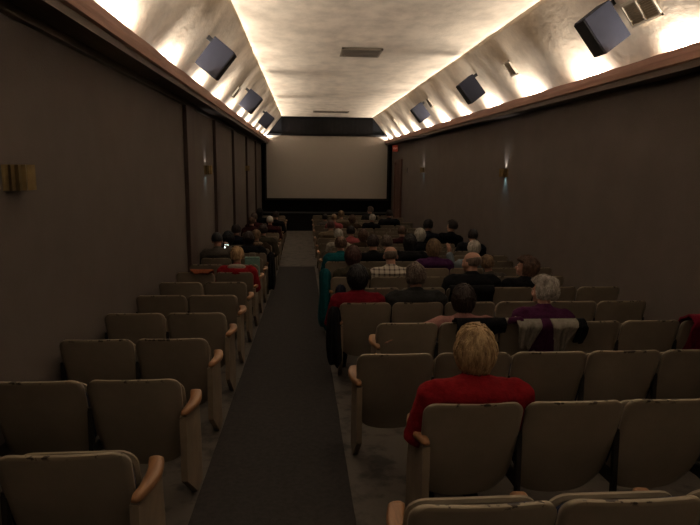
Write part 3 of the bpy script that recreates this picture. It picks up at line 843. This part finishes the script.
def hang_coat(name, label, m, X, Y, z1, z0, hw, hd, seed):
    """coat heaped over an aisle armrest, hanging down in folds"""
    rings = []; N_ = 28; K = 18
    for k in range(K + 1):
        t = k / K; z = z1 + (z0 - z1) * t
        e = math.sin(PI * min(1, .12 + t * .5)) ** .5 if t < .9 else (1 - (t - .9) * 3)
        if k == 0: e = .35
        ring = []
        for j in range(N_):
            a = 2 * PI * j / N_; f = 1 + .38 * noise.noise(Vector((math.cos(a) * 2.2 + seed, math.sin(a) * 2.2, t * 1.5))) + .12 * math.sin(a * 6 + seed + t * 2)
            ring.append(Vector((hw * e * f * math.cos(a), hd * e * f * math.sin(a), z + .02 * math.sin(a * 3 + seed) * (1 if t > .9 else 0))))
        rings.append(ring)
    o = obj(name, MB().loft(rings), m, smooth=True, loc=(X, Y, fz(Y)))
    return tag(o, label, 'coat')
x3, y3 = seat_xy('R', 3, 2)
jk = thing('jacket', 'light grey and plum jacket draped over the seat of the silver haired person', 'jacket', (x3 + .10, y3, fz(y3)))
for nm, mt, dx, w, bk, fr, tp, sd, bu in (('lining', 'purple', .02, .36, .30, .10, .25, 3, .0), ('left_sleeve', 'lightgrey', -.16, .20, .22, .08, .55, 4, .02), ('right_sleeve', 'lightgrey', .13, .22, .28, .08, .75, 6, .02), ('side_panel', 'black', .27, .07, .17, .1, 0, 8, .015)):
    o = drape(nm, None, None, CL[mt], 0, y3, w, bk, fr, seed=sd, taper=tp, bulk=bu); o.parent = jk; o.location = (dx, -.004, 0)
# striped knitted cuff
mb = MB().limb([(-.33, .05, .80), (-.29, .03, .822), (-.22, .01, .828)], [.020, .026, .03]); o = obj('cuff', mb, CL['purple'], jk, smooth=True)
for q in (-.315, -.285, -.255):
    mb = MB().limb([(q - .006, .045 + (q + .3) * -.3, .812 + (q + .3) * .25), (q + .006, .042 + (q + .3) * -.3, .815 + (q + .3) * .25)], [.027, .028]); obj('stripe', mb, CL['white'], o, smooth=True)
x, y = seat_xy('R', 3, 1)
drape('coat', 'black coat draped over the seat of the pink topped person', 'coat', CL['black'], x + .06, y, .40, .10, .30, seed=11, zt=.815, bulk=.01)
x, y = seat_xy('R', 5, 2)
drape('coat', 'black coat hanging over the seat back of the bald person', 'coat', CL['black'], x + .02, y, .50, .34, .2, seed=13, bulk=.02)
x, y = seat_xy('R', 3, 5)
drape('coat', 'magenta-red coat hung over a seat beside the right wall', 'coat', CL['magenta'], x - .08, y, .34, .42, .25, seed=15, zt=.83, bulk=.06)
hang_coat('coat', 'dark coat hanging over the aisle armrest beside the crimson sweater', CL['black'], .29, 5.45, .76, .20, .07, .16, 1)
hang_coat('coat', 'long navy coat hanging over the aisle armrest one row past the dark coat', CL['navy'], .42, 6.55, .80, .12, .08, .17, 5)
hang_coat('coat', 'teal coat hanging down over the aisle armrest below the teal jacket', CL['teal'], .28, 7.45, .88, .12, .09, .2, 9)
x, y = seat_xy('R', 8, 0)
x, y = seat_xy('L', 6, 1)
drape('scarf', 'orange cloth folded over the seat against the left wall', 'scarf', CL['orange'], x + .10, y, .30, .03, .12, seed=17, zt=.81, taper=.4, folds=30)
hang_coat('coat', 'dark coat hanging over the armrest at the left block aisle', CL['black'], -.60, 10.75, .80, .12, .07, .17, 12)
# paper bag
x, y = seat_xy('L', 7, 0)
t = thing('paper_bag', 'pale mint paper bag standing on the aisle seat beside the red jacket', 'bag', (x + .14, y + .30, fz(y) + .375))
mb = MB(); mb.box(-.11, .11, -.05, .05, 0, .50); obj('bag_body', mb, CL['mint'], t, bevel=.006)
mb = MB()
for s in (-1, 1): mb.limb([(-.05, s * .045, .49), (-.04, s * .045, .56), (.04, s * .045, .56), (.05, s * .045, .49)], [.005] * 4, 6)
obj('handle', mb, CL['white'], t, smooth=True)
# phone
a = seat_xy('L', 8, 1)
t = thing('phone', 'small glowing phone held up by the person in the dark cap', 'phone', (-1.32, 10.07, fz(10) + .93))
t.rotation_euler = (math.radians(-12), 0, math.radians(-8))
obj('phone_case', MB().box(-.042, .042, 0, .009, -.045, .075), M['iron'], t, bevel=.004)
obj('display', MB().box(-.036, .036, -.0015, 0, -.03, .06), M['phone_lit'], t)

# ------------------------------------------------------------------ cove lamps
def lamp(side, y, power, ln=.6):
    ld = bpy.data.lights.new('cove_lamp', 'AREA'); ld.shape = 'RECTANGLE'; ld.size = .05; ld.size_y = ln; ld.energy = power; ld.color = (1, .90, .79)
    o = bpy.data.objects.new('cove_lamp', ld); C.objects.link(o)
    xw = XL if side < 0 else XR
    o.location = (xw - side * .125, y, WT + .085); o.rotation_euler = (PI, -side * .05, 0)
LP = 45
for q in range(11):
    y = 5.35 + 1.9 * q
    if y > 24.4: continue
    lamp(1, y + .05, LP); lamp(-1, y - .05, LP)
for y in (3.45, 1.55, -.35, -2.25, -4.15):
    e = LP if y > 3 else LP * .85
    lamp(1, y, e); lamp(-1, y, e)

# ------------------------------------------------------------------ world, camera, view
w = bpy.data.worlds.new('world'); bpy.context.scene.world = w; w.use_nodes = True
w.node_tree.nodes['Background'].inputs[0].default_value = (.0, .0, .0, 1)
cam = bpy.data.cameras.new('camera'); cam.lens = 36 * 586 / 700; cam.sensor_width = 36; cam.clip_start = .02
co = bpy.data.objects.new('camera', cam); C.objects.link(co)
pitch, yaw, roll = math.radians(9.304), math.radians(4.573), math.radians(.6)
co.matrix_world = Matrix.Translation((0, 0, CAM_Z)) @ Matrix.Rotation(-yaw, 4, 'Z') @ Matrix.Rotation(PI / 2 - pitch, 4, 'X') @ Matrix.Rotation(roll, 4, 'Z')
bpy.context.scene.camera = co
vs_ = bpy.context.scene.view_settings
vs_.view_transform = 'Standard'; vs_.look = 'None'; vs_.gamma = 1; vs_.use_curve_mapping = False; vs_.exposure = 0.13
